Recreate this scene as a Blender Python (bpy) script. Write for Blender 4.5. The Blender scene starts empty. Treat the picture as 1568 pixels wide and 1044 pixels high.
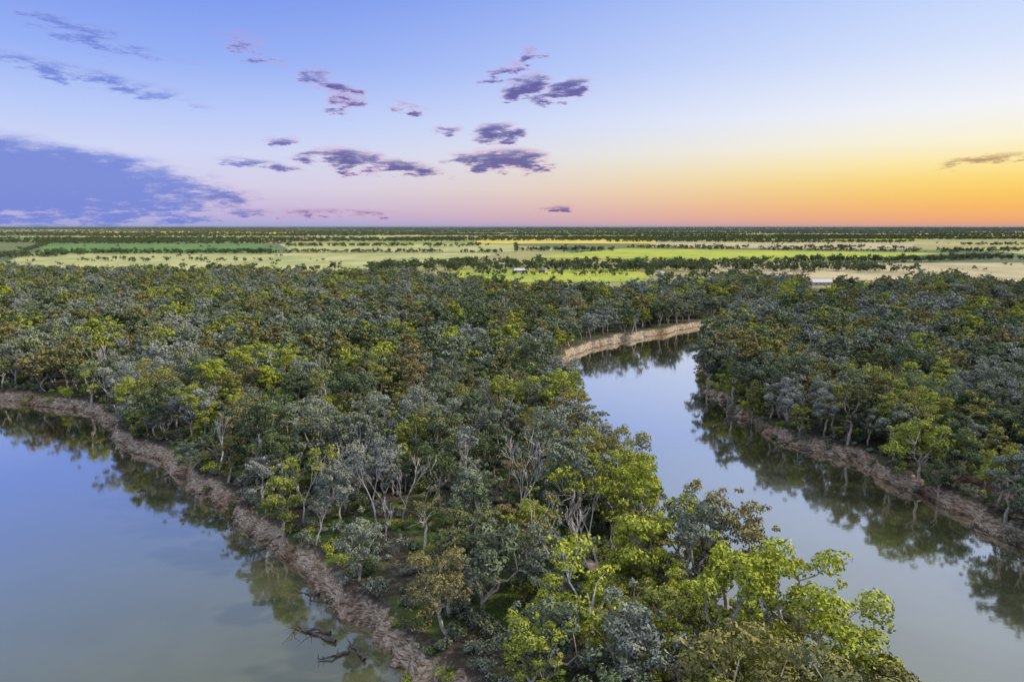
import bpy, math, random
import numpy as np
from mathutils import Vector
R=math.radians
rng=np.random.default_rng(7)
random.seed(7)
scene=bpy.context.scene
try:
    scene.view_settings.view_transform='Standard'; scene.view_settings.look='None'; scene.view_settings.exposure=0
except Exception: pass

def lin(c):
    return tuple(((x/255)/12.92 if x/255<=0.04045 else ((x/255+0.055)/1.055)**2.4) for x in c)

# ------------------------------------------------------------------ helpers
def new_mesh(name, V, F, mats=(), mi=None, smooth=False, attr=None):
    me=bpy.data.meshes.new(name)
    V=np.asarray(V,dtype=np.float32)
    if not (isinstance(F,list) and isinstance(F[0],np.ndarray)): F=[np.asarray(F,dtype=np.int32)]
    F=[np.asarray(f,dtype=np.int32) for f in F]
    me.vertices.add(len(V)); me.vertices.foreach_set('co',V.ravel())
    idx=np.concatenate([f.ravel() for f in F])
    tot=np.concatenate([np.full(len(f),f.shape[1],dtype=np.int32) for f in F])
    st=np.concatenate([[0],np.cumsum(tot)[:-1]]).astype(np.int32)
    me.loops.add(len(idx)); me.loops.foreach_set('vertex_index',idx)
    me.polygons.add(len(tot)); me.polygons.foreach_set('loop_start',st)
    for m in mats: me.materials.append(m)
    if mi is not None: me.polygons.foreach_set('material_index',np.asarray(mi,dtype=np.int32))
    me.polygons.foreach_set('use_smooth',np.full(len(tot),bool(smooth)))
    if attr:
        for k,v in attr.items():
            a=me.attributes.new(k,'FLOAT','POINT'); a.data.foreach_set('value',np.asarray(v,dtype=np.float32))
    me.update(calc_edges=True); me.validate()
    return me
def obj(name, me, parent=None, loc=(0,0,0)):
    o=bpy.data.objects.new(name,me); scene.collection.objects.link(o); o.location=loc
    if parent: o.parent=parent
    return o
def hsh(a,b,s):
    h=np.sin(a*127.1+b*311.7+s*74.7)*43758.5453
    return h-np.floor(h)
def vnoise(x,y,s=0):
    xi=np.floor(x); yi=np.floor(y); fx=x-xi; fy=y-yi
    fx=fx*fx*(3-2*fx); fy=fy*fy*(3-2*fy)
    a=hsh(xi,yi,s);b=hsh(xi+1,yi,s);c=hsh(xi,yi+1,s);d=hsh(xi+1,yi+1,s)
    return (a*(1-fx)+b*fx)*(1-fy)+(c*(1-fx)+d*fx)*fy

# ------------------------------------------------------------------ river layout (metres)
RIVER=[(-900,310),(-450,296),(-300,288),(-240,280),(-208,270),(-183,260),(-157,243),(-139,227),(-125,211),(-113,203),(-91,176),
(-72,157),(-57,147),(-48,137),(-39,126),(-33,117),(-28,110),(-22,103),(-15,96),(-4,80),(6,62),(12,45),(20,25),(32,14),
(44,30),(48,55),(49,76),(46,103),(40,117),(33,128),(30,150),(28,165),(26,179),(24,205),(23,227),(23,283),(20.7,320),(25,347),
(43,385),(66,409),(95,436),(124,465),(160,500),(230,525),(420,545),(900,520),
(900,470),(420,500),(230,480),(155,445),(122,405),(103,365),(92,325),(86,295),(80,257),(82,231),(90,216),(100,200),(103,180),(105,167),
(108,153),(110,137),(112,100),(115,40),(120,-70),(-900,-70)]
POND=[(113,180),(118,169),(124,158),(132,146),(146,136),(162,142),(150,156),(136,170),(122,182)]
def chaikin(P,n=2):
    P=np.array(P,float)
    for _ in range(n):
        Q=np.roll(P,-1,0); A=.75*P+.25*Q; B=.25*P+.75*Q
        P=np.stack([A,B],1).reshape(-1,2)
    return P
POLYS=[chaikin(RIVER),chaikin(POND)]
def sdf(x,y):
    x=np.asarray(x,float); y=np.asarray(y,float); res=np.full(x.shape,1e9)
    for P in POLYS:
        d=np.full(x.shape,1e18); ins=np.zeros(x.shape,bool); n=len(P)
        for i in range(n):
            ax,ay=P[i]; bx,by=P[(i+1)%n]; ex,ey=bx-ax,by-ay
            t=np.clip(((x-ax)*ex+(y-ay)*ey)/(ex*ex+ey*ey+1e-9),0,1)
            d=np.minimum(d,(x-ax-t*ex)**2+(y-ay-t*ey)**2)
            if ay!=by:
                c=((ay>y)!=(by>y))&(x<(bx-ax)*(y-ay)/(by-ay)+ax); ins^=c
        d=np.sqrt(d); d=np.where(ins,-d,d); res=np.minimum(res,d)
    return res+6.0*(vnoise(x/13,y/13,1)-.5)+3.2*(vnoise(x/3.8,y/3.8,2)-.5)
def height(x,y,sd=None):
    if sd is None: sd=sdf(x,y)
    wd=2.6+4.2*vnoise(x/13,y/13,21)**1.3
    t=np.clip(sd/wd,0,1)
    z=4.1*(.2*t+.8*t*t*(3-2*t))
    rid=np.abs(vnoise(x/2.1,y/2.1,3)-.5)*2
    z=z-np.clip(4*t*(1-t),0,1)*(2.2*(1-rid)**2-.7)+np.clip(4*t*(1-t),0,1)*1.6*(vnoise(x/4.5,y/4.5,31)-.5)
    z=np.where(sd<0,np.maximum(sd*.4,-2.5),z)
    near=np.clip((sd-5)/20,0,1)*np.clip(1-(np.abs(y)/900),0,1)
    return z+near*1.2*(vnoise(x/26,y/26,4)-.3)+near*.4*(vnoise(x/5,y/5,5)-.5)

# ------------------------------------------------------------------ materials
def mat(name):
    m=bpy.data.materials.new(name); m.use_nodes=True; nt=m.node_tree; nt.nodes.clear()
    out=nt.nodes.new('ShaderNodeOutputMaterial'); return m,nt,out
class N:
    def __init__(s,nt): s.nt=nt
    def n(s,t,**k):
        x=s.nt.nodes.new(t)
        for a,b in k.items(): setattr(x,a,b)
        return x
    def put(s,sock,v):
        if isinstance(v,bpy.types.NodeSocket): s.nt.links.new(v,sock)
        else:
            if hasattr(sock.default_value,'__len__') and not hasattr(v,'__len__'): v=(v,)*len(sock.default_value)
            if hasattr(sock.default_value,'__len__') and len(sock.default_value)==4 and len(v)==3: v=(*v,1)
            sock.default_value=v
    def m(s,op,a,b=None,c=None,clamp=False):
        x=s.n('ShaderNodeMath',operation=op); x.use_clamp=clamp; s.put(x.inputs[0],a)
        if b is not None: s.put(x.inputs[1],b)
        if c is not None: s.put(x.inputs[2],c)
        return x.outputs[0]
    def mix(s,f,a,b,mode='MIX'):
        x=s.n('ShaderNodeMixRGB',blend_type=mode); s.put(x.inputs[0],f); s.put(x.inputs[1],a); s.put(x.inputs[2],b); return x.outputs[0]
    def mr(s,v,a,b,c=0,d=1,smooth=True):
        x=s.n('ShaderNodeMapRange'); x.interpolation_type='SMOOTHSTEP' if smooth else 'LINEAR'
        for i,q in enumerate((v,a,b,c,d)): s.put(x.inputs[i],q)
        return x.outputs[0]
    def ramp(s,f,stops,interp='LINEAR'):
        x=s.n('ShaderNodeValToRGB'); s.put(x.inputs[0],f); r=x.color_ramp; r.interpolation=interp
        while len(r.elements)<len(stops): r.elements.new(.5)
        for e,(p,c) in zip(r.elements,sorted(stops)): e.position=p
        for e,(p,c) in zip(r.elements,sorted(stops)): e.color=(*c,1)
        return x.outputs[0]
    def noise(s,vec,scale,detail=3,rough=.55):
        x=s.n('ShaderNodeTexNoise'); s.put(x.inputs['Vector'],vec); s.put(x.inputs['Scale'],scale)
        s.put(x.inputs['Detail'],detail); s.put(x.inputs['Roughness'],rough); return x.outputs['Fac']
    def xyz(s,a,b,c):
        x=s.n('ShaderNodeCombineXYZ'); s.put(x.inputs[0],a);s.put(x.inputs[1],b);s.put(x.inputs[2],c); return x.outputs[0]
    def sep(s,v):
        x=s.n('ShaderNodeSeparateXYZ'); s.put(x.inputs[0],v); return x.outputs
def principled(N_,out,col,rough=.9,bump=None,bs=.3,bd=.2,spec=.2):
    p=N_.n('ShaderNodeBsdfPrincipled'); N_.put(p.inputs['Base Color'],col); N_.put(p.inputs['Roughness'],rough)
    N_.put(p.inputs['Specular IOR Level'],spec)
    if bump is not None:
        b=N_.n('ShaderNodeBump'); N_.put(b.inputs['Strength'],bs); N_.put(b.inputs['Distance'],bd); N_.put(b.inputs['Height'],bump)
        N_.nt.links.new(b.outputs[0],p.inputs['Normal'])
    N_.nt.links.new(p.outputs[0],out.inputs[0]); return p

def foliage_mat():
    m,nt,out=mat('gum_foliage'); n=N(nt)
    t=n.n('ShaderNodeAttribute',attribute_type='INSTANCER',attribute_name='tint').outputs['Fac']
    c=n.n('ShaderNodeAttribute',attribute_type='GEOMETRY',attribute_name='clump_shade').outputs['Fac']
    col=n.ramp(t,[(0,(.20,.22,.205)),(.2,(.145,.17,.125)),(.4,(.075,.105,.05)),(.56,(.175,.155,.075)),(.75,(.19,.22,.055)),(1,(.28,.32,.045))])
    col=n.mix(1.0,col,n.ramp(c,[(0,(.10,.13,.18)),(.32,(.38,.41,.46)),(.6,(1,1,1)),(1,(1.0,1.0,.88))]),'MULTIPLY')  # shade painted into leaf colour: dark undersides, light tops, plus random tone
    d=n.n('ShaderNodeBsdfDiffuse'); n.put(d.inputs[0],n.mix(1.0,col,(1.5,1.45,1.38),'MULTIPLY'))
    nt.links.new(d.outputs[0],out.inputs[0])
    return m
def bark_mat(name,a,b):
    m,nt,out=mat(name); n=N(nt)
    g=n.n('ShaderNodeTexCoord').outputs['Object']
    f=n.noise(g,1.3,3); principled(n,out,n.ramp(f,[(.3,a),(.7,b)]),.85)
    return m
FOL=foliage_mat()
BARK=bark_mat('gum_bark',(.24,.20,.16),(.60,.55,.49))
DEAD=bark_mat('bare_bark',(.42,.39,.37),(.76,.72,.69))
LOGM=bark_mat('wet_log_bark',(.05,.045,.05),(.16,.13,.12))

# ------------------------------------------------------------------ trees
class Geo:
    def __init__(s): s.V=[];s.F=[];s.n=0;s.C=[];s.mi=[]
    def tube(s,P,rad,sides=5,mi=0):
        P=np.array(P,float); k=len(P); d=np.gradient(P,axis=0); d/=np.linalg.norm(d,axis=1)[:,None]+1e-9
        ref=np.array([.3,.9,.1]); u=np.cross(d,ref); u/=np.linalg.norm(u,axis=1)[:,None]+1e-9; w=np.cross(d,u)
        a=np.arange(sides)*2*np.pi/sides
        V=P[:,None,:]+np.asarray(rad)[:,None,None]*(u[:,None,:]*np.cos(a)[None,:,None]+w[:,None,:]*np.sin(a)[None,:,None])
        V=V.reshape(-1,3); i=np.arange(k-1)[:,None]*sides; j=np.arange(sides)[None,:]; j2=(j+1)%sides
        F=np.stack([i+j,i+j2,i+sides+j2,i+sides+j],-1).reshape(-1,4)+s.n
        s.V.append(V); s.F.append(F); s.n+=len(V); s.C.append(np.zeros(len(V))); s.mi.append(np.full(len(F),mi))
    def leaves(s,cen,r,cnt,size,rg,flat=.75,cv=.5,low=-.35):
        d=rg.normal(size=(cnt*2,3)); d/=np.linalg.norm(d,axis=1)[:,None]
        d=d[d[:,2]>low][:cnt]; cnt=len(d)
        rr=r*(.55+.52*rg.random(cnt)**.8)
        P=cen+d*rr[:,None]*np.array([1,1,flat])
        nrm=d+rg.normal(size=(cnt,3))*.45; nrm/=np.linalg.norm(nrm,axis=1)[:,None]
        u=np.cross(nrm,rg.normal(size=(cnt,3))); u/=np.linalg.norm(u,axis=1)[:,None]+1e-9; w=np.cross(nrm,u)
        sz=size*(.6+.8*rg.random(cnt))[:,None]
        V=np.stack([P-u*sz*.5,P-w*sz*.3,P+u*sz*.58,P+w*sz*.26],1).reshape(-1,3)
        F=np.arange(cnt*4).reshape(-1,4)+s.n
        s.V.append(V); s.F.append(F); s.n+=len(V)
        s.C.append(np.repeat(np.clip(cv+.32*(d[:,2])+.10*rg.normal(size=cnt),0,1),4)); s.mi.append(np.full(len(F),1))  # painted shading: leaves on the underside darker, those on top lighter
    def mesh(s,name,mats):
        return new_mesh(name,np.concatenate(s.V),np.concatenate(s.F),mats,np.concatenate(s.mi),False,{'clump_shade':np.concatenate(s.C)})
def bend(p0,p1,rg,k=4,amp=.12):
    p0=np.array(p0,float);p1=np.array(p1,float); L=np.linalg.norm(p1-p0); t=np.linspace(0,1,k)[:,None]
    P=p0+(p1-p0)*t; P[1:-1]+=rg.normal(size=(k-2,3))*L*amp*.5
    return P
def gum(name,seed,h=17,Rc=5.4,ncl=24,lpc=190,leaf=.5,dens=1.,mats=None,sides=6,zc=.6,twig=True):
    rg=np.random.default_rng(seed); g=Geo()
    fork=h*rg.uniform(.2,.34); lean=rg.normal(size=2)*.6
    top=np.array([lean[0],lean[1],fork])
    g.tube(bend((0,0,-1),top,rg,5,.05),np.linspace(.42,.3,5)*h/17,sides)
    nl=rg.integers(3,6); limbs=[]
    for i in range(nl):
        a=i*2*np.pi/nl+rg.uniform(-.5,.5); q=np.array([math.cos(a)*Rc*rg.uniform(.3,.6),math.sin(a)*Rc*rg.uniform(.3,.6),h*rg.uniform(.5,.7)])
        P=bend(top,q,rg,5,.14); g.tube(P,np.linspace(.22,.11,5)*h/17,4); limbs.append(q); limbs.append(P[2])
    limbs=np.array(limbs)
    lob=rg.normal(size=(3,2))
    for i in range(ncl):
        a=rg.uniform(0,2*np.pi); e=rg.uniform(-.6,1.0); e=math.asin(max(-.9,min(1,e)))
        rr=rg.uniform(.6,1.05)
        lobe=1+.28*math.sin(2*a+lob[0,0]*3)+.2*math.sin(3*a+lob[1,0]*3)
        c=np.array([math.cos(a)*math.cos(e)*Rc*rr*lobe,math.sin(a)*math.cos(e)*Rc*rr*lobe,h*zc+math.sin(e)*h*.36*rr*lobe])
        c[:2]+=lean
        r=Rc*rg.uniform(.18,.37)
        j=np.argmin(np.linalg.norm(limbs-c,axis=1)+ (limbs[:,2]>c[2])*3)
        P=bend(limbs[j],c,rg,3,.15)
        if twig: g.tube(P,np.linspace(.09,.03,3),3)
        cv=rg.uniform(.28,.58)+.2*math.sin(e)  # random tone, with lower clumps painted darker as crown shade
        g.leaves(c,r,int(lpc*dens*(r/(Rc*.28))**2),leaf,rg,rg.uniform(.6,.85),cv)
        for k in range(2):
            c2=c+rg.normal(size=3)*r*.85; g.leaves(c2,r*.45,int(lpc*dens*.22),leaf,rg,.8,cv+rg.uniform(-.1,.15))
    return g.mesh(name,mats or [BARK,FOL])
def bare(name,seed,h=16,mats=None,leafy=0,depth=5,rad=.23,mn=.03):
    rg=np.random.default_rng(seed); g=Geo()
    def br(p,d,L,r,dep):
        k=4; P=[p]; dd=d.copy()
        for i in range(k-1):
            dd=dd+rg.normal(size=3)*.12; dd[2]+=.06; dd/=np.linalg.norm(dd); P.append(P[-1]+dd*L/(k-1))
        r1=max(r*.66,mn); g.tube(P,np.linspace(r,r1,k),5 if dep>3 else 3)
        if dep==0:
            if leafy and rg.random()<leafy: g.leaves(P[-1],.75,34,.42,rg,.7,rg.uniform(.3,.7),-.8)
            return
        nb=2 if rg.random()<.6 else 3
        for i in range(nb):
            a=rg.normal(size=3); a-=a.dot(dd)*dd; a/=np.linalg.norm(a); sp=rg.uniform(.18,.52)
            e=dd+a*sp; e[2]+=.18; e/=np.linalg.norm(e)
            st=P[-1] if i<2 else P[-2]
            br(np.array(st),e,L*rg.uniform(.52,.78),r1*rg.uniform(.6,.86),dep-1)
    d=np.array([rg.normal()*.12,rg.normal()*.12,1.]); d/=np.linalg.norm(d)
    br(np.array([0,0,-1.]),d,h*.40,rad*h/16,depth)
    return g.mesh(name,mats or [DEAD,FOL])
SP=[(16,5.0,26,1),(18,5.6,26,1),(14,5.6,28,1),(19,4.2,20,1),(15,6.2,30,1),(20,4.8,24,.95),(13,4.6,20,1),(17,5.6,22,.8)]
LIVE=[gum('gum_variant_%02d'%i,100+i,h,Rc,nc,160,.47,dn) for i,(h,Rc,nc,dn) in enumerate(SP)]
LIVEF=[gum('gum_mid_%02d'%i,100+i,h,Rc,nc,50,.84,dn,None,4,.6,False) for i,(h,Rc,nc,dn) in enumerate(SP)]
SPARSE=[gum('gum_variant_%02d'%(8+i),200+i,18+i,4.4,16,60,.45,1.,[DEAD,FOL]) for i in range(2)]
SPARSE+=[bare('gum_variant_10',311,17,None,.6)]
BARE=[bare('gum_variant_%02d'%(11+i),300+i,15.5+1.8*i) for i in range(3)]
ALLT=LIVE+SPARSE+BARE
MIDT=LIVEF+SPARSE[:2]+[bare('mid_bare_%d'%i,320+i,16+1.5*i,None,0.4 if i<2 else 0,4,.24,.05) for i in range(4)]
def lib(name,meshes):
    c=bpy.data.collections.new(name)
    for i,me in enumerate(meshes):
        o=bpy.data.objects.new('%s_%02d'%(name,i),me); c.objects.link(o)
    return c
TREELIB=lib('tree_source',ALLT); MIDLIB=lib('mid_tree_source',MIDT)
FARLIB=lib('far_tree_source',[gum('far_gum_%d'%i,400+i,12,5.6,14,30,1.1,1.,None,4,.5,False) for i in range(4)])
def shrub(name,seed,r):
    rg=np.random.default_rng(seed); g=Geo()
    for i in range(6):
        c=np.array([rg.normal()*r*.5,rg.normal()*r*.5,r*rg.uniform(.3,.9)])
        g.tube(bend((0,0,-.3),c,rg,3,.1),[.05,.04,.02],3); g.leaves(c,r*rg.uniform(.4,.6),60,.34,rg,.8,rg.uniform(.2,.75))
    return g.mesh(name,[BARK,FOL])
SHRUBLIB=lib('shrub_source',[shrub('shrub_%d'%i,500+i,1.0+.35*i) for i in range(4)])
def log_mesh(seed,a,L,r=.3):
    rg=np.random.default_rng(seed); g=Geo()
    p1=np.array([math.cos(a)*L,math.sin(a)*L,.2]); P=bend((0,0,.35),p1,rg,6,.07); g.tube(P,np.linspace(r,r*.3,6),7)
    for q in range(5):
        t=P[rg.integers(2,6)]; e=t+np.array([rg.normal(),rg.normal(),abs(rg.normal())*.7+.3])*L*.15; g.tube(bend(t,e,rg,3,.2),[r*.28,r*.2,r*.1],4)
    return g.mesh('fallen_log',[LOGM])
DRIFTLIB=lib('driftwood_source',[log_mesh(700+i,.8*i,3.+i,.16+.03*i) for i in range(4)])

def scatter(name,x,y,z,rot,scl,idx,tint,col):
    me=bpy.data.meshes.new(name); n=len(x); me.vertices.add(n)
    me.vertices.foreach_set('co',np.stack([x,y,z],1).astype(np.float32).ravel())
    for k,v,t in (('rotz',rot,'FLOAT'),('scl',scl,'FLOAT'),('tint',tint,'FLOAT'),('idx',idx,'INT')):
        a=me.attributes.new(k,t,'POINT'); a.data.foreach_set('value',np.asarray(v,dtype=np.int32 if t=='INT' else np.float32))
    me.update(); o=obj(name,me)
    ng=bpy.data.node_groups.new(name+'_gn','GeometryNodeTree')
    ng.interface.new_socket('Geometry',in_out='INPUT',socket_type='NodeSocketGeometry')
    ng.interface.new_socket('Geometry',in_out='OUTPUT',socket_type='NodeSocketGeometry')
    gi=ng.nodes.new('NodeGroupInput'); go=ng.nodes.new('NodeGroupOutput')
    mp=ng.nodes.new('GeometryNodeMeshToPoints')
    ip=ng.nodes.new('GeometryNodeInstanceOnPoints'); ci=ng.nodes.new('GeometryNodeCollectionInfo')
    ci.inputs['Collection'].default_value=col; ci.inputs['Separate Children'].default_value=True; ci.inputs['Reset Children'].default_value=True
    def na(k,t):
        q=ng.nodes.new('GeometryNodeInputNamedAttribute'); q.data_type=t; q.inputs[0].default_value=k; return q.outputs[0]
    cx=ng.nodes.new('ShaderNodeCombineXYZ'); L=ng.links.new
    L(na('rotz','FLOAT'),cx.inputs[2]); L(gi.outputs[0],mp.inputs[0]); L(mp.outputs[0],ip.inputs['Points']); L(ci.outputs[0],ip.inputs['Instance'])
    ip.inputs['Pick Instance'].default_value=True; L(na('idx','INT'),ip.inputs['Instance Index'])
    L(cx.outputs[0],ip.inputs['Rotation']); L(na('scl','FLOAT'),ip.inputs['Scale']); L(ip.outputs[0],go.inputs[0])
    md=o.modifiers.new('scatter','NODES'); md.node_group=ng
    return o

# ------------------------------------------------------------------ terrain sheet
def axis(lo,hi,step,mn,mx,g=1.13):
    c=list(np.arange(lo,hi,step)); s=step; v=lo
    left=[]
    while v>mn: s*=g; v-=s; left.append(v)
    s=step; v=c[-1]; right=[]
    while v<mx: s*=g; v+=s; right.append(v)
    return np.array(left[::-1]+c+right)
xs=axis(-230,230,1.0,-45000,45000); ys=axis(60,480,1.0,-900,60000)
X,Y=np.meshgrid(xs,ys); sd=np.full(X.shape,1e3); nearm=(np.abs(X)<1300)&(Y<900)
sd[nearm]=sdf(X[nearm],Y[nearm]); Z=height(X,Y,sd)
nx,ny=len(xs),len(ys); ii=np.arange(ny-1)[:,None]*nx+np.arange(nx-1)[None,:]
F=np.stack([ii,ii+1,ii+nx+1,ii+nx],-1).reshape(-1,4)
gm,nt,out=mat('ground_soil_and_pasture'); n=N(nt)
pos=n.n('ShaderNodeNewGeometry').outputs['Position']; px,py,pz=n.sep(pos)
n1=n.noise(pos,.9,5,.65); n2=n.noise(pos,.09,4); n3=n.noise(n.xyz(px,py,n.m('MULTIPLY',pz,5)),.7,5,.74)
clay=n.ramp(n3,[(.35,(.085,.065,.055)),(.44,(.30,.225,.165)),(.53,(.54,.44,.335)),(.66,(.78,.70,.57))])
clay=n.mix(n.mr(n2,.48,.66),clay,n.mix(1.,clay,(.70,.60,.53),'MULTIPLY'))
floor=n.ramp(n1,[(.3,(.035,.032,.026)),(.5,(.08,.07,.055)),(.7,(.17,.145,.115))])
floor=n.mix(n.mr(n2,.47,.6),floor,n.ramp(n1,[(.3,(.05,.07,.025)),(.7,(.12,.18,.04))]))
vo=n.n('ShaderNodeTexVoronoi'); n.put(vo.inputs['Vector'],n.xyz(n.m('MULTIPLY_ADD',py,.00035,n.m('MULTIPLY',px,.0012)),n.m('MULTIPLY_ADD',px,-.0003,n.m('MULTIPLY',py,.0011)),0)); n.put(vo.inputs['Scale'],1.)
vc=n.sep(vo.outputs['Color'])[0]
fld=n.ramp(vc,[(0,(.11,.14,.06)),(.2,(.33,.31,.13)),(.4,(.42,.36,.17)),(.6,(.25,.29,.08)),(.8,(.09,.13,.07)),(1,(.44,.38,.20))],'CONSTANT')
fld=n.mix(.25,fld,n.ramp(n.noise(pos,.012,4),[(.35,(.10,.14,.09)),(.65,(.36,.33,.17))]))
fld=n.mix(n.mr(py,5000,16000,0,.8),fld,(.13,.17,.24))  # distance haze painted into the ground colour as a blue-grey blend
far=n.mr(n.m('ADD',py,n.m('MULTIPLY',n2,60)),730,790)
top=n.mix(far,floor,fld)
zz=n.m('ADD',pz,n.m('MULTIPLY',n.m('SUBTRACT',n1,.5),3.2))
bank=n.mr(zz,2.8,3.9)
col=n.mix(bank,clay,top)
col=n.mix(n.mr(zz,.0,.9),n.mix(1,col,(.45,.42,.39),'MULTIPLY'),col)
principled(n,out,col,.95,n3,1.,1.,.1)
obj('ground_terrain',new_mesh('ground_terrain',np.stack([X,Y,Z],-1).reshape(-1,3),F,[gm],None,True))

# ------------------------------------------------------------------ water
wm,nt,out=mat('river_water'); n=N(nt)
pos=n.n('ShaderNodeNewGeometry').outputs['Position']; px,py,pz=n.sep(pos)
w1=n.noise(n.xyz(n.m('MULTIPLY',px,.5),py,0),.9,3,.5); w2=n.noise(pos,.05,3); w3=n.noise(pos,.25,2)
hgt=n.m('ADD',n.m('MULTIPLY',w1,.10),n.m('MULTIPLY',w3,.10))
col=n.mix(n.mr(w2,.35,.65),(.088,.096,.046),(.105,.112,.058))
b=n.n('ShaderNodeBump'); n.put(b.inputs['Strength'],n.mr(w2,.3,.7,.09,.24)); n.put(b.inputs['Distance'],.35); n.put(b.inputs['Height'],hgt)
df=n.n('ShaderNodeBsdfDiffuse'); n.put(df.inputs[0],col)
gl=n.n('ShaderNodeBsdfGlossy'); n.put(gl.inputs['Color'],(.98,.95,.89)); n.put(gl.inputs['Roughness'],.06); nt.links.new(b.outputs[0],gl.inputs['Normal'])
lw=n.n('ShaderNodeLayerWeight').outputs['Facing']
fac=n.mr(lw,.30,.80,.16,.92)
mx=n.n('ShaderNodeMixShader'); n.put(mx.inputs[0],fac); nt.links.new(df.outputs[0],mx.inputs[1]); nt.links.new(gl.outputs[0],mx.inputs[2]); nt.links.new(mx.outputs[0],out.inputs[0])
obj('river_water',new_mesh('river_water',[(-1200,-200,0),(1200,-200,0),(1200,650,0),(-1200,650,0)],[[0,1,2,3]],[wm]))

# ------------------------------------------------------------------ forest
EX=[-900,-450,-150,-60,60,160,230,420,900]; EY=[800,790,760,660,640,650,700,675,660]
HOUSES=[(346,765,.1,25),(10,965,.3,17),(44,975,-.5,10),(240,815,.2,12),(560,770,.4,16),(-20,1110,1.2,16),(196,900,1.0,12),(372,775,1.3,12)]
s=7.2; gx,gy=np.meshgrid(np.arange(-760,760,s),np.arange(48,900,s))
gx=gx+(np.arange(gx.shape[0])[:,None]%2)*s*.5
x=(gx+rng.uniform(-.48,.48,gx.shape)*s).ravel(); y=(gy+rng.uniform(-.48,.48,gx.shape)*s).ravel()
k=(y<np.interp(x,EX,EY)+130*(vnoise(x/55,y/70,9)-.5)+50*(vnoise(x/17,y/17,19)-.5))&(np.abs(x)<.80*y+70)
x,y=x[k],y[k]; sd=sdf(x,y)
minsd=np.where((x<15)&(y<300),np.where(y<130,4.8,np.where(y<215,1.4,3.4)),np.where(x<70,.6,.4)); minsd=np.where((x>15)&(y>310)&(x<200),3.4,minsd)
k=(sd>minsd)
for i,(hx,hy,_,_) in enumerate(HOUSES): k&=~((np.abs(x-hx*y/hy)<(14 if i==0 else 18))&(y<hy+14)&(y>hy-(215 if i==0 else 150 if i==4 else 60)))
k&=~((y<132)&(x<14)&(rng.random(len(x))<.38))
k&=~((vnoise(x/9,y/9,41)>.80)&(x<70)&(rng.random(len(x))<.8))
x,y,sd=x[k],y[k],sd[k]; z=height(x,y,sd)-.2; nT=len(x)
u=rng.random(nT); grey=vnoise(x/40,y/40,11)
idx=rng.integers(0,8,nT)
pb=np.where((x>-48)&(x<18)&(y<205),.46,np.where((x<20)&(y<330),.10,np.where((y<330)&(x>14),.03,.05)))+np.where((grey>.7)&(x<60),.07,0)
isb=u<pb; kind=rng.random(nT)
idx=np.where(isb,np.where(kind<.5,rng.integers(8,11,nT),rng.integers(11,14,nT)),idx)
tint=np.clip(.0+.5*vnoise(x/24,y/24,12)+rng.normal(size=nT)*.14,0,.95)
u2=rng.random(nT); tint=np.where(u2<.24,rng.uniform(.5,.95,nT),tint)
tint=np.where((x>12)&(x<62)&(y<165)&(u2<.65),rng.uniform(.58,1,nT),tint)
tint=np.where((x>-5)&(x<40)&(y<240)&(y>165)&(u2<.45),rng.uniform(.55,.9,nT),tint)
tint=np.where((x>75)&(y<260)&(u2<.3),rng.uniform(.6,.9,nT),tint)
scl=rng.uniform(.56,1.26,nT)*np.where(idx>=11,.92,1)
rot=rng.uniform(0,6.283,nT)
near=(y<215)&(x<70)
for i in np.where(near)[0]:
    j=int(idx[i]); nm='river_red_gum_tree' if j<8 else ('sparse_gum_tree' if j<11 else 'dead_gum_tree')
    o=obj(nm,ALLT[j],None,(x[i],y[i],z[i])); o.rotation_euler=(rng.normal()*.05,rng.normal()*.05,rot[i]); sc=scl[i]; o.scale=(sc,sc,sc*rng.uniform(.92,1.1)); o['tint']=float(tint[i])
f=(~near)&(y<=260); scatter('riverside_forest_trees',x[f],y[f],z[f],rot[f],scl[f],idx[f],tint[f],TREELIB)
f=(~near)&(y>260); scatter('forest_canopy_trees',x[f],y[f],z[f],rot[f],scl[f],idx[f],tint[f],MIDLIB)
print('TREES',nT,near.sum())

# undergrowth
s=3.0; gx,gy=np.meshgrid(np.arange(-230,230,s),np.arange(55,330,s))
x=(gx+rng.uniform(-.5,.5,gx.shape)*s).ravel(); y=(gy+rng.uniform(-.5,.5,gx.shape)*s).ravel()
k=(np.abs(x)<.78*y+20)&(rng.random(len(x))<.7); x,y=x[k],y[k]; sd=sdf(x,y); k=(sd>4.2)|((sd>.3)&(x>18)&(rng.random(len(x))<.75))|((sd>1.0)&(rng.random(len(x))<.2)); k&=(y<215)|(sd<14); x,y,sd=x[k],y[k],sd[k]
m_=len(x)
scatter('understory_shrubs',x,y,height(x,y,sd)-.1,rng.uniform(0,6.28,m_),rng.uniform(.5,1.45,m_),rng.integers(0,4,m_),np.clip(np.where(rng.random(m_)<.22,rng.uniform(.65,1,m_),rng.uniform(.05,.5,m_)),0,1),SHRUBLIB)
# driftwood on the banks
x=rng.uniform(-230,150,60000); y=rng.uniform(60,340,60000); sd=sdf(x,y); k=(sd>-1.2)&(sd<3.5)&(rng.random(60000)<.16)&(np.abs(x)<.8*y+10); x,y,sd=x[k],y[k],sd[k]; m_=len(x)
scatter('bank_driftwood',x,y,np.maximum(height(x,y,sd),0)-.1,rng.uniform(0,6.28,m_),rng.uniform(.25,.95,m_),rng.integers(0,4,m_),np.zeros(m_),DRIFTLIB); print('DRIFT',m_)

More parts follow.
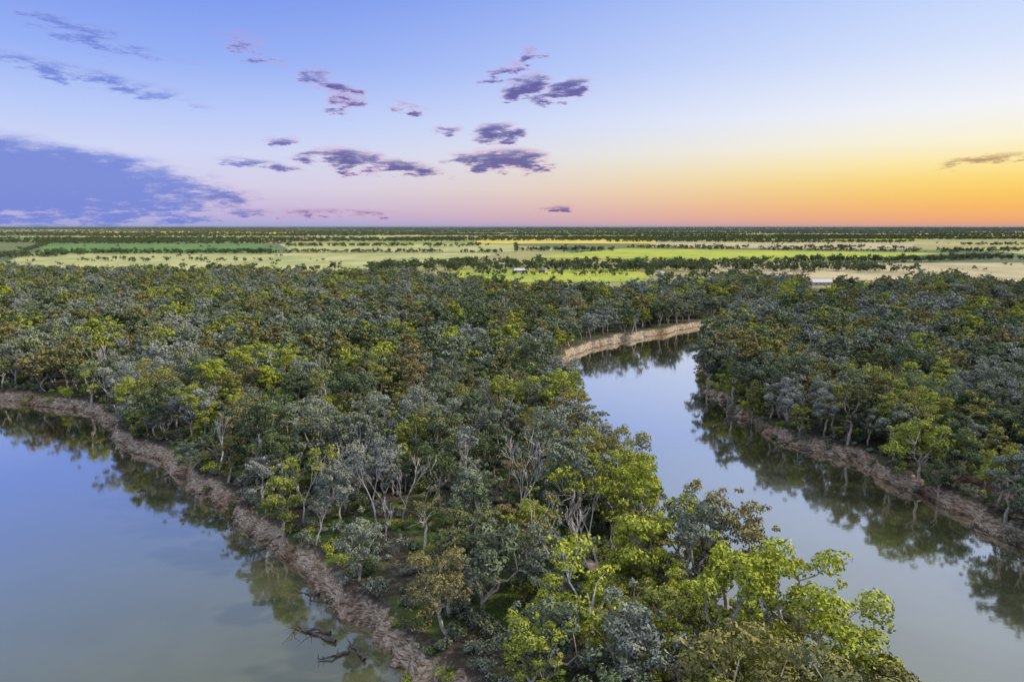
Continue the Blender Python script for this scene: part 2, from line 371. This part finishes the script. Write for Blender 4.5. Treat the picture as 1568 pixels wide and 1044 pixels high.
# ------------------------------------------------------------------ farmland
def fmat(name,a,b,c=None):
    m,nt,out=mat(name); n=N(nt); pos=n.n('ShaderNodeNewGeometry').outputs['Position']; px,py,pz=n.sep(pos)
    f=n.noise(n.xyz(px,n.m('MULTIPLY',py,.5),0),.012,6,.65); g=n.noise(n.xyz(n.m('MULTIPLY',px,.08),py,0),.03,3)
    cc=n.mix(n.m('MULTIPLY',g,.5),n.ramp(f,[(.38,a),(.60,b)]),c or a)
    principled(n,out,cc,1.,None,spec=.05); return m
PALE=fmat('pale_pasture',(.24,.28,.12),(.45,.42,.20),(.32,.35,.15))
LIME=fmat('lime_crop',(.23,.30,.06),(.42,.43,.08),(.31,.38,.06))
TAN=fmat('dry_stubble',(.31,.27,.16),(.49,.42,.26),(.38,.33,.20))
GREEN=fmat('green_crop',(.07,.17,.07),(.15,.25,.08),(.10,.2,.06))
GOLD=fmat('golden_crop',(.46,.38,.09),(.58,.48,.12),(.5,.42,.09))
FIELDS=[('pasture_field',PALE,[(-780,1000),(-150,960),(-30,1640),(-1150,1640)]),
('crop_field',LIME,[(20,1420),(560,1290),(1060,1640),(330,2000)]),
('stubble_field',TAN,[(250,840),(900,780),(1300,1240),(330,1190)]),
('crop_field',GREEN,[(-1160,1680),(-560,1690),(-900,2450),(-1650,2450)]),
('crop_field',LIME,[(-70,800),(170,800),(190,1030),(-90,1030)]),
('pasture_field',PALE,[(-215,840),(-110,840),(-125,950),(-230,950)]),
('crop_field',GOLD,[(-130,2550),(530,2500),(700,3400),(-175,3450)]),
('pasture_field',PALE,[(-540,1700),(10,1720),(15,2450),(-830,2450)]),
('pasture_field',TAN,[(420,2080),(1090,1900),(1530,2600),(540,2700)]),
('crop_field',GREEN,[(820,1090),(1200,1060),(1300,1220),(900,1210)]),
('pasture_field',PALE,[(1150,1500),(1800,1450),(2100,2000),(1300,2050)]),
('crop_field',GREEN,[(-2300,3000),(-1200,3000),(-1500,3800),(-2700,3800)]),
('crop_field',LIME,[(900,3000),(1700,2950),(2300,3700),(1200,3900)]),
('pasture_field',PALE,[(-1000,3500),(-200,3550),(-300,4600),(-1400,4500)]),
('stubble_field',TAN,[(2100,4300),(3600,4200),(4500,6000),(2500,6200)]),
('pasture_field',GOLD,[(-3800,5600),(-1700,5500),(-2200,7600),(-4800,7500)])]
for i,(nm,mm,q) in enumerate(FIELDS):
    q=np.array(q,float); zz_=4.5+.03*i
    T=np.linspace(0,1,14); V=[]
    for b in T:
        l=q[0]*(1-b)+q[3]*b; r=q[1]*(1-b)+q[2]*b
        for a in T: V.append((*(l*(1-a)+r*a),zz_))
    ii=(np.arange(13)[:,None]*14+np.arange(13)[None,:]); FF=np.stack([ii,ii+1,ii+15,ii+14],-1).reshape(-1,4)
    obj(nm,new_mesh(nm,V,FF,[mm]))
tx,ty,ts=[],[],[]
def row(x0,y0,x1,y1,gap=9,wid=8,sc=1.,skip=.1):
    gap*=.62
    L=math.hypot(x1-x0,y1-y0); nn=int(L/gap); ph=rng.uniform(0,9)
    for i in range(nn):
        t=(i+rng.random())/nn
        if rng.random()<skip*.7 or math.sin(t*L/60+ph)+math.sin(t*L/23+ph*2)>1.8-skip*2: continue
        tx.append(x0+(x1-x0)*t+rng.normal()*wid*.4); ty.append(y0+(y1-y0)*t+rng.normal()*wid); ts.append(sc*rng.uniform(.5,1.2))
for a in [(-1066,1590,-532,1600,6,12,1.2),(-708,2150,-90,2170,7,14,1.2),(-1180,1400,-940,1440,4,30,1.3),(27,1780,265,1800,5,14,1.2),(500,1240,767,1255,5,9,1.2),
 (767,1260,1000,1420,6,9,1),(1060,1700,1330,1760,6,20,1.1),(-1972,2620,-915,2640,8,18,1.1),(-558,3500,735,3560,8,20,1.2),(865,2020,1059,2050,7,14,1),(-572,4400,-102,4460,8,20,1.2),
 (-210,1010,560,1000,4,30,1.25,.2),(-120,1140,430,1120,4.5,40,1.2,.2),(-260,870,-60,830,6,20,1.,.2),(170,850,330,880,6,22,.9,.2),(400,740,640,740,8,18,.8,.3),
 (-560,980,-180,985,10,12,1.,.3),(-900,900,-500,930,7,22,1.1,.2),(560,1180,700,1200,14,6,.8,.3),(-230,1000,-60,1180,5,22,1.1,.2),(60,1040,330,1060,5,22,1.,.2),(-450,860,-180,880,8,16,1,.2),
 (1060,1640,330,2010,9,6,1.,.2),(900,2600,1500,2640,8,16,1.1),(1500,2300,2100,2250,8,16,1.1),(-1200,1690,-1650,2450,14,6,1,.3),(10,1700,15,2450,20,6,.9,.5),(-1150,1660,-30,1665,7,7,1.,.2),
 (-1700,2460,-800,2470,7,14,1.2,.2),(420,2070,1090,1890,9,8,1,.2),(-830,2900,900,3000,7,20,1.2,.2),(330,1215,560,1285,9,8,.9,.3),(800,1330,1300,1300,7,9,1.,.2),(-830,1280,-420,1260,12,8,.9,.4),(-90,905,150,900,9,8,.8,.4)]: row(*a)
for i in range(160):
    yy=2500*math.exp(rng.random()**.8*2.0); w=rng.uniform(.12,.7)*yy; cx_=rng.uniform(-.85,.85)*yy
    row(cx_-w/2,yy+rng.uniform(-.03,.03)*yy,cx_+w/2,yy+rng.uniform(-.03,.03)*yy,max(8,yy/420),10+yy*.003,1.05+yy/14000,.1)
for i in range(130):
    yy=930*math.exp(rng.random()**1.2*1.6); xx=rng.uniform(-.85,.85)*yy
    for j in range(rng.integers(1,4)): tx.append(xx+rng.normal()*14);ty.append(yy+rng.normal()*14);ts.append(rng.uniform(.35,.9))
for a in [(-165,985),(-150,1000),(-172,1010),(-405,930),(-700,960),(330,985),(345,1000),(175,990),(440,1080),(230,985),(-250,960)]:
    tx.append(a[0]);ty.append(a[1]);ts.append(1.7)
tx,ty,ts=map(np.array,(tx,ty,ts))
kp=np.ones(len(tx),bool)
for hx,hy,_,w_ in HOUSES: kp&=~((np.abs(tx-hx)<w_*.7)&(ty<hy+w_)&(ty>hy-45))
tx,ty,ts=tx[kp],ty[kp],ts[kp]; m_=len(tx)
scatter('distant_tree_rows',tx,ty,np.full(m_,4.0),rng.uniform(0,6.28,m_),ts,rng.integers(0,4,m_),rng.uniform(.34,.44,m_)-np.clip((ty-3500)/22000,0,.22),FARLIB)  # tint drops with distance: haze put into the leaf colour of far rows
print('FAR',m_)

# ------------------------------------------------------------------ houses
def simple(name,c1,c2,rough=.7,sc=.8):
    m,nt,out=mat(name); n=N(nt); f=n.noise(n.n('ShaderNodeTexCoord').outputs['Object'],sc,3); principled(n,out,n.ramp(f,[(.3,c1),(.7,c2)]),rough); return m
ROOFW=simple('pale_metal_roof',(.42,.43,.45),(.55,.56,.58),.7); ROOFG=simple('grey_metal_roof',(.24,.25,.27),(.34,.34,.36),.8)
WALL=simple('cream_wall',(.42,.38,.33),(.54,.50,.43)); GLASS=simple('window_glass',(.03,.04,.05),(.06,.07,.09),.1); DOOR=simple('door_paint',(.12,.06,.04),(.16,.09,.06))
def box(x0,x1,y0,y1,z0,z1):
    V=[(x0,y0,z0),(x1,y0,z0),(x1,y1,z0),(x0,y1,z0),(x0,y0,z1),(x1,y0,z1),(x1,y1,z1),(x0,y1,z1)]
    return V,[[0,3,2,1],[4,5,6,7],[0,1,5,4],[1,2,6,5],[2,3,7,6],[3,0,4,7]]
for i,(hx,hy,a,w) in enumerate(HOUSES):
    e=bpy.data.objects.new('farmhouse',None); scene.collection.objects.link(e); e.location=(hx,hy,4.6); e.rotation_euler=(0,0,a)
    d=w*.55; hh=3.2
    V,Fq=box(-w/2,w/2,-d/2,d/2,-.8,hh); obj('walls',new_mesh('walls',V,Fq,[WALL]),e)
    o_=.7; rh=3.0
    V=[(-w/2-o_,-d/2-o_,hh+.01),(w/2+o_,-d/2-o_,hh+.01),(w/2+o_,d/2+o_,hh+.01),(-w/2-o_,d/2+o_,hh+.01),(-w/2-o_+2,0,hh+rh),(w/2+o_-2,0,hh+rh)]
    obj('roof',new_mesh('roof',V,[np.array([[0,1,5,4],[2,3,4,5],[0,3,2,1]]),np.array([[1,2,5],[3,0,4]])],[ROOFG if i in(2,3,6) else ROOFW]),e)
    for j,fx in enumerate((-.36,-.16,.2,.38)):
        V,Fq=box(fx*w-.8,fx*w+.8,-d/2-.05,-d/2+.02,1.0,2.3); obj('window_%d'%j,new_mesh('window',V,Fq,[GLASS]),e)
    V,Fq=box(-.5,.5,-d/2-.05,-d/2+.02,0,2.1); obj('door',new_mesh('door',V,Fq,[DOOR]),e)

# ------------------------------------------------------------------ fallen logs at the waterline
for (lx,ly,a,L) in [(-30,106,2.6,9),(-31.5,108.5,2.9,7),(-24,101,2.2,6),(-60,146,.6,7),(84,240,2.8,8),(93,213,3.0,7),(-37,121,2.9,6),(-27,103,3.5,5)]:
    obj('fallen_log',log_mesh(int(abs(lx*10)),a,L,.33),None,(lx,ly,0))

# dirt track through the trees
m,nt,out=mat('dirt_track_sand'); n=N(nt); f=n.noise(n.n('ShaderNodeNewGeometry').outputs['Position'],1.2,4); principled(n,out,n.ramp(f,[(.3,(.3,.22,.16)),(.7,(.48,.37,.28))]),.95)
C=[(16,140),(14,128),(18,118),(24,110),(27,102),(28,94),(27,84),(25,70),(24,62)]; C=np.array(C,float)
Cs=[]
for i in range(len(C)-1):
    for t in np.linspace(0,1,8,endpoint=False): Cs.append(C[i]*(1-t)+C[i+1]*t)
Cs=np.array(Cs); D=np.gradient(Cs,axis=0); D/=np.linalg.norm(D,axis=1)[:,None]+1e-9; Nn=np.stack([-D[:,1],D[:,0]],1)
V=[]
for o_ in (-1.3,-.4,.4,1.3):
    q=Cs+Nn*o_; V.append(np.column_stack([q,height(q[:,0],q[:,1])+.12]))
V=np.stack(V,1).reshape(-1,3); kk=len(Cs); ii=(np.arange(kk-1)[:,None]*4+np.arange(3)[None,:]); FF=np.stack([ii,ii+1,ii+5,ii+4],-1).reshape(-1,4)
obj('dirt_track',new_mesh('dirt_track',V,FF,[m],None,True))

# ------------------------------------------------------------------ world sky
SUN_AZ,SUN_EL=84,34
w=bpy.data.worlds.new('World'); scene.world=w; w.use_nodes=True; nt=w.node_tree; nt.nodes.clear(); n=N(nt)
try: w.cycles.sampling_method='MANUAL'; w.cycles.sample_map_resolution=256
except Exception as ex: print(ex)
out=nt.nodes.new('ShaderNodeOutputWorld')
dx,dy,dz=n.sep(n.n('ShaderNodeTexCoord').outputs['Generated'])
DEG=57.29578
az=n.m('MULTIPLY',n.m('ARCTAN2',dx,dy),DEG); el=n.m('MULTIPLY',n.m('ARCSINE',dz),DEG)
e1=n.m('DIVIDE',el,50.,clamp=True)
def st(L): return [(p/50,lin(c)) for p,c in L]
left=n.ramp(e1,st([(0,(160,166,214)),(.5,(182,174,216)),(1.4,(198,186,220)),(3,(210,204,232)),(5.5,(205,211,243)),(8,(184,201,246)),(12,(148,174,243)),(17,(118,148,234)),(26,(124,150,202)),(36,(138,152,176)),(50,(200,204,214))]))
right=n.ramp(e1,st([(0,(218,154,126)),(.5,(238,168,110)),(1.2,(244,180,94)),(2.2,(248,198,90)),(3.2,(250,214,110)),(4.3,(251,229,154)),(5.8,(249,240,208)),(8,(240,241,245)),(12,(212,224,249)),(17,(184,205,249)),(26,(190,204,234)),(36,(190,201,220)),(50,(214,215,222))]))
dl=n.m('SUBTRACT',az,47.); side=n.mr(n.m('ABSOLUTE',dl),6,74,1,0)
sky=n.mix(side,left,right)
nA=n.noise(n.xyz(n.m('MULTIPLY_ADD',el,.35,n.m('MULTIPLY',az,.42)),n.m('MULTIPLY_ADD',az,-.12,n.m('MULTIPLY',el,1.7)),0),1.,8,.68)
nB=n.noise(n.xyz(n.m('MULTIPLY',az,.22),n.m('MULTIPLY',el,.7),7.7),1.,3,.6)
azw=n.m('MULTIPLY_ADD',n.m('SUBTRACT',nB,.5),6.,az); elw=n.m('MULTIPLY_ADD',n.m('SUBTRACT',nA,.5),2.2,el)
CL=[(-.85,7.3,3.0,1.2,5,1.1),(-.6,5.2,5.6,1.4,-2,1.2),(-13.2,5.1,4.2,1.3,-6,1.15),(-8.7,4.6,3.8,.9,-6,1.1),(1.4,10.8,2.6,1.2,22,1.15),(4.4,10.5,3.4,1.0,14,1.2),(-.4,11.9,1.9,.9,25,.9),(1.7,13.1,1.6,.9,25,.9),
(-13.9,10.2,3.6,1.8,-35,.85),(-30.8,10.0,10,.9,-9,.85),(-5,7.5,1.7,.6,0,.8),(-8.6,9.2,2.2,.6,-10,.85),(4.3,1.4,2.4,.35,3,.8),(34.4,4.4,4,.45,3,.9),(-19.7,4.7,3.8,.55,-5,.9),
(-20.3,13.0,4,1.2,-15,.7),(-30.5,12.8,8,1.2,-12,.75),(-36,3.2,18,3.4,-6,1.7),(-16,1.0,10,.7,0,.75),(-36,1.4,15,2.6,0,1.2),(-18,6.4,2.4,.5,0,.8)]
acc=None
for (a0,e0,ww,hh_,tl,sg) in CL:
    c,s_=math.cos(R(tl)),math.sin(R(tl)); da=n.m('SUBTRACT',azw,a0); de=n.m('SUBTRACT',elw,e0)
    p_=n.m('MULTIPLY_ADD',da,c/ww,n.m('MULTIPLY',de,s_/ww)); q_=n.m('MULTIPLY_ADD',da,-s_/hh_,n.m('MULTIPLY',de,c/hh_))
    r2=n.m('MULTIPLY_ADD',p_,p_,n.m('MULTIPLY',q_,q_)); g=n.m('MULTIPLY',n.m('SUBTRACT',1.,r2,clamp=True),sg)
    acc=g if acc is None else n.m('MAXIMUM',acc,g)
dens=n.m('MULTIPLY',n.mr(n.m('MULTIPLY_ADD',n.m('SUBTRACT',nA,.52),3.2,acc),.15,1.15),n.m('MULTIPLY',acc,2.,clamp=True))
west=n.mr(az,-27,-14)
core=n.mix(west,lin((110,130,212)),lin((90,78,150))); rim=n.mix(west,lin((150,160,224)),lin((214,152,190)))
cc=n.mix(n.mr(n.m('ADD',dens,n.m('MULTIPLY',n.m('SUBTRACT',nB,.5),1.)),.2,.8),rim,core)
cc=n.mix(n.mr(az,22,30),cc,lin((170,120,90)))
skyc=n.mix(n.m('MULTIPLY',dens,.92),sky,cc)
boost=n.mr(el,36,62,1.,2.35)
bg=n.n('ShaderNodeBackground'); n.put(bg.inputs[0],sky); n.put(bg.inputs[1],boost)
bgc=n.n('ShaderNodeBackground'); n.put(bgc.inputs[0],skyc)
# clouds only exist in this sector of the sky; elsewhere the cheap clear-sky branch is evaluated
sector=n.m('MULTIPLY',n.m('LESS_THAN',n.m('ABSOLUTE',az),62.),n.m('MULTIPLY',n.m('LESS_THAN',el,17.),n.m('GREATER_THAN',el,-1.)))
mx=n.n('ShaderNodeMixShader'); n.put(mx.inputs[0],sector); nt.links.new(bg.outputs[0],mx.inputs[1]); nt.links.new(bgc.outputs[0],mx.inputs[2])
ns=n.n('ShaderNodeTexSky'); ns.sky_type='NISHITA'; ns.sun_disc=False; ns.sun_elevation=R(SUN_EL); ns.sun_rotation=R(SUN_AZ)
bg2=n.n('ShaderNodeBackground'); nt.links.new(ns.outputs[0],bg2.inputs[0]); bg2.inputs[1].default_value=.004
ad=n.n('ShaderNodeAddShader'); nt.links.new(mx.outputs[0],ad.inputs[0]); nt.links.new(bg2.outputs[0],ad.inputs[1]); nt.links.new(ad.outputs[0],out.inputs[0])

sun=bpy.data.lights.new('sun','SUN'); sun.energy=3.8; sun.angle=R(2.5); sun.color=(1,.89,.70)
so=bpy.data.objects.new('sun',sun); scene.collection.objects.link(so)
dvec=Vector((math.sin(R(SUN_AZ))*math.cos(R(SUN_EL)),math.cos(R(SUN_AZ))*math.cos(R(SUN_EL)),math.sin(R(SUN_EL))))
so.rotation_euler=dvec.to_track_quat('Z','Y').to_euler()

cam=bpy.data.cameras.new('camera'); cam.lens=24; cam.sensor_width=36; cam.clip_end=120000; cam.clip_start=1
co=bpy.data.objects.new('camera',cam); scene.collection.objects.link(co); co.location=(0,0,70); co.rotation_euler=(R(80.4),0,0); scene.camera=co
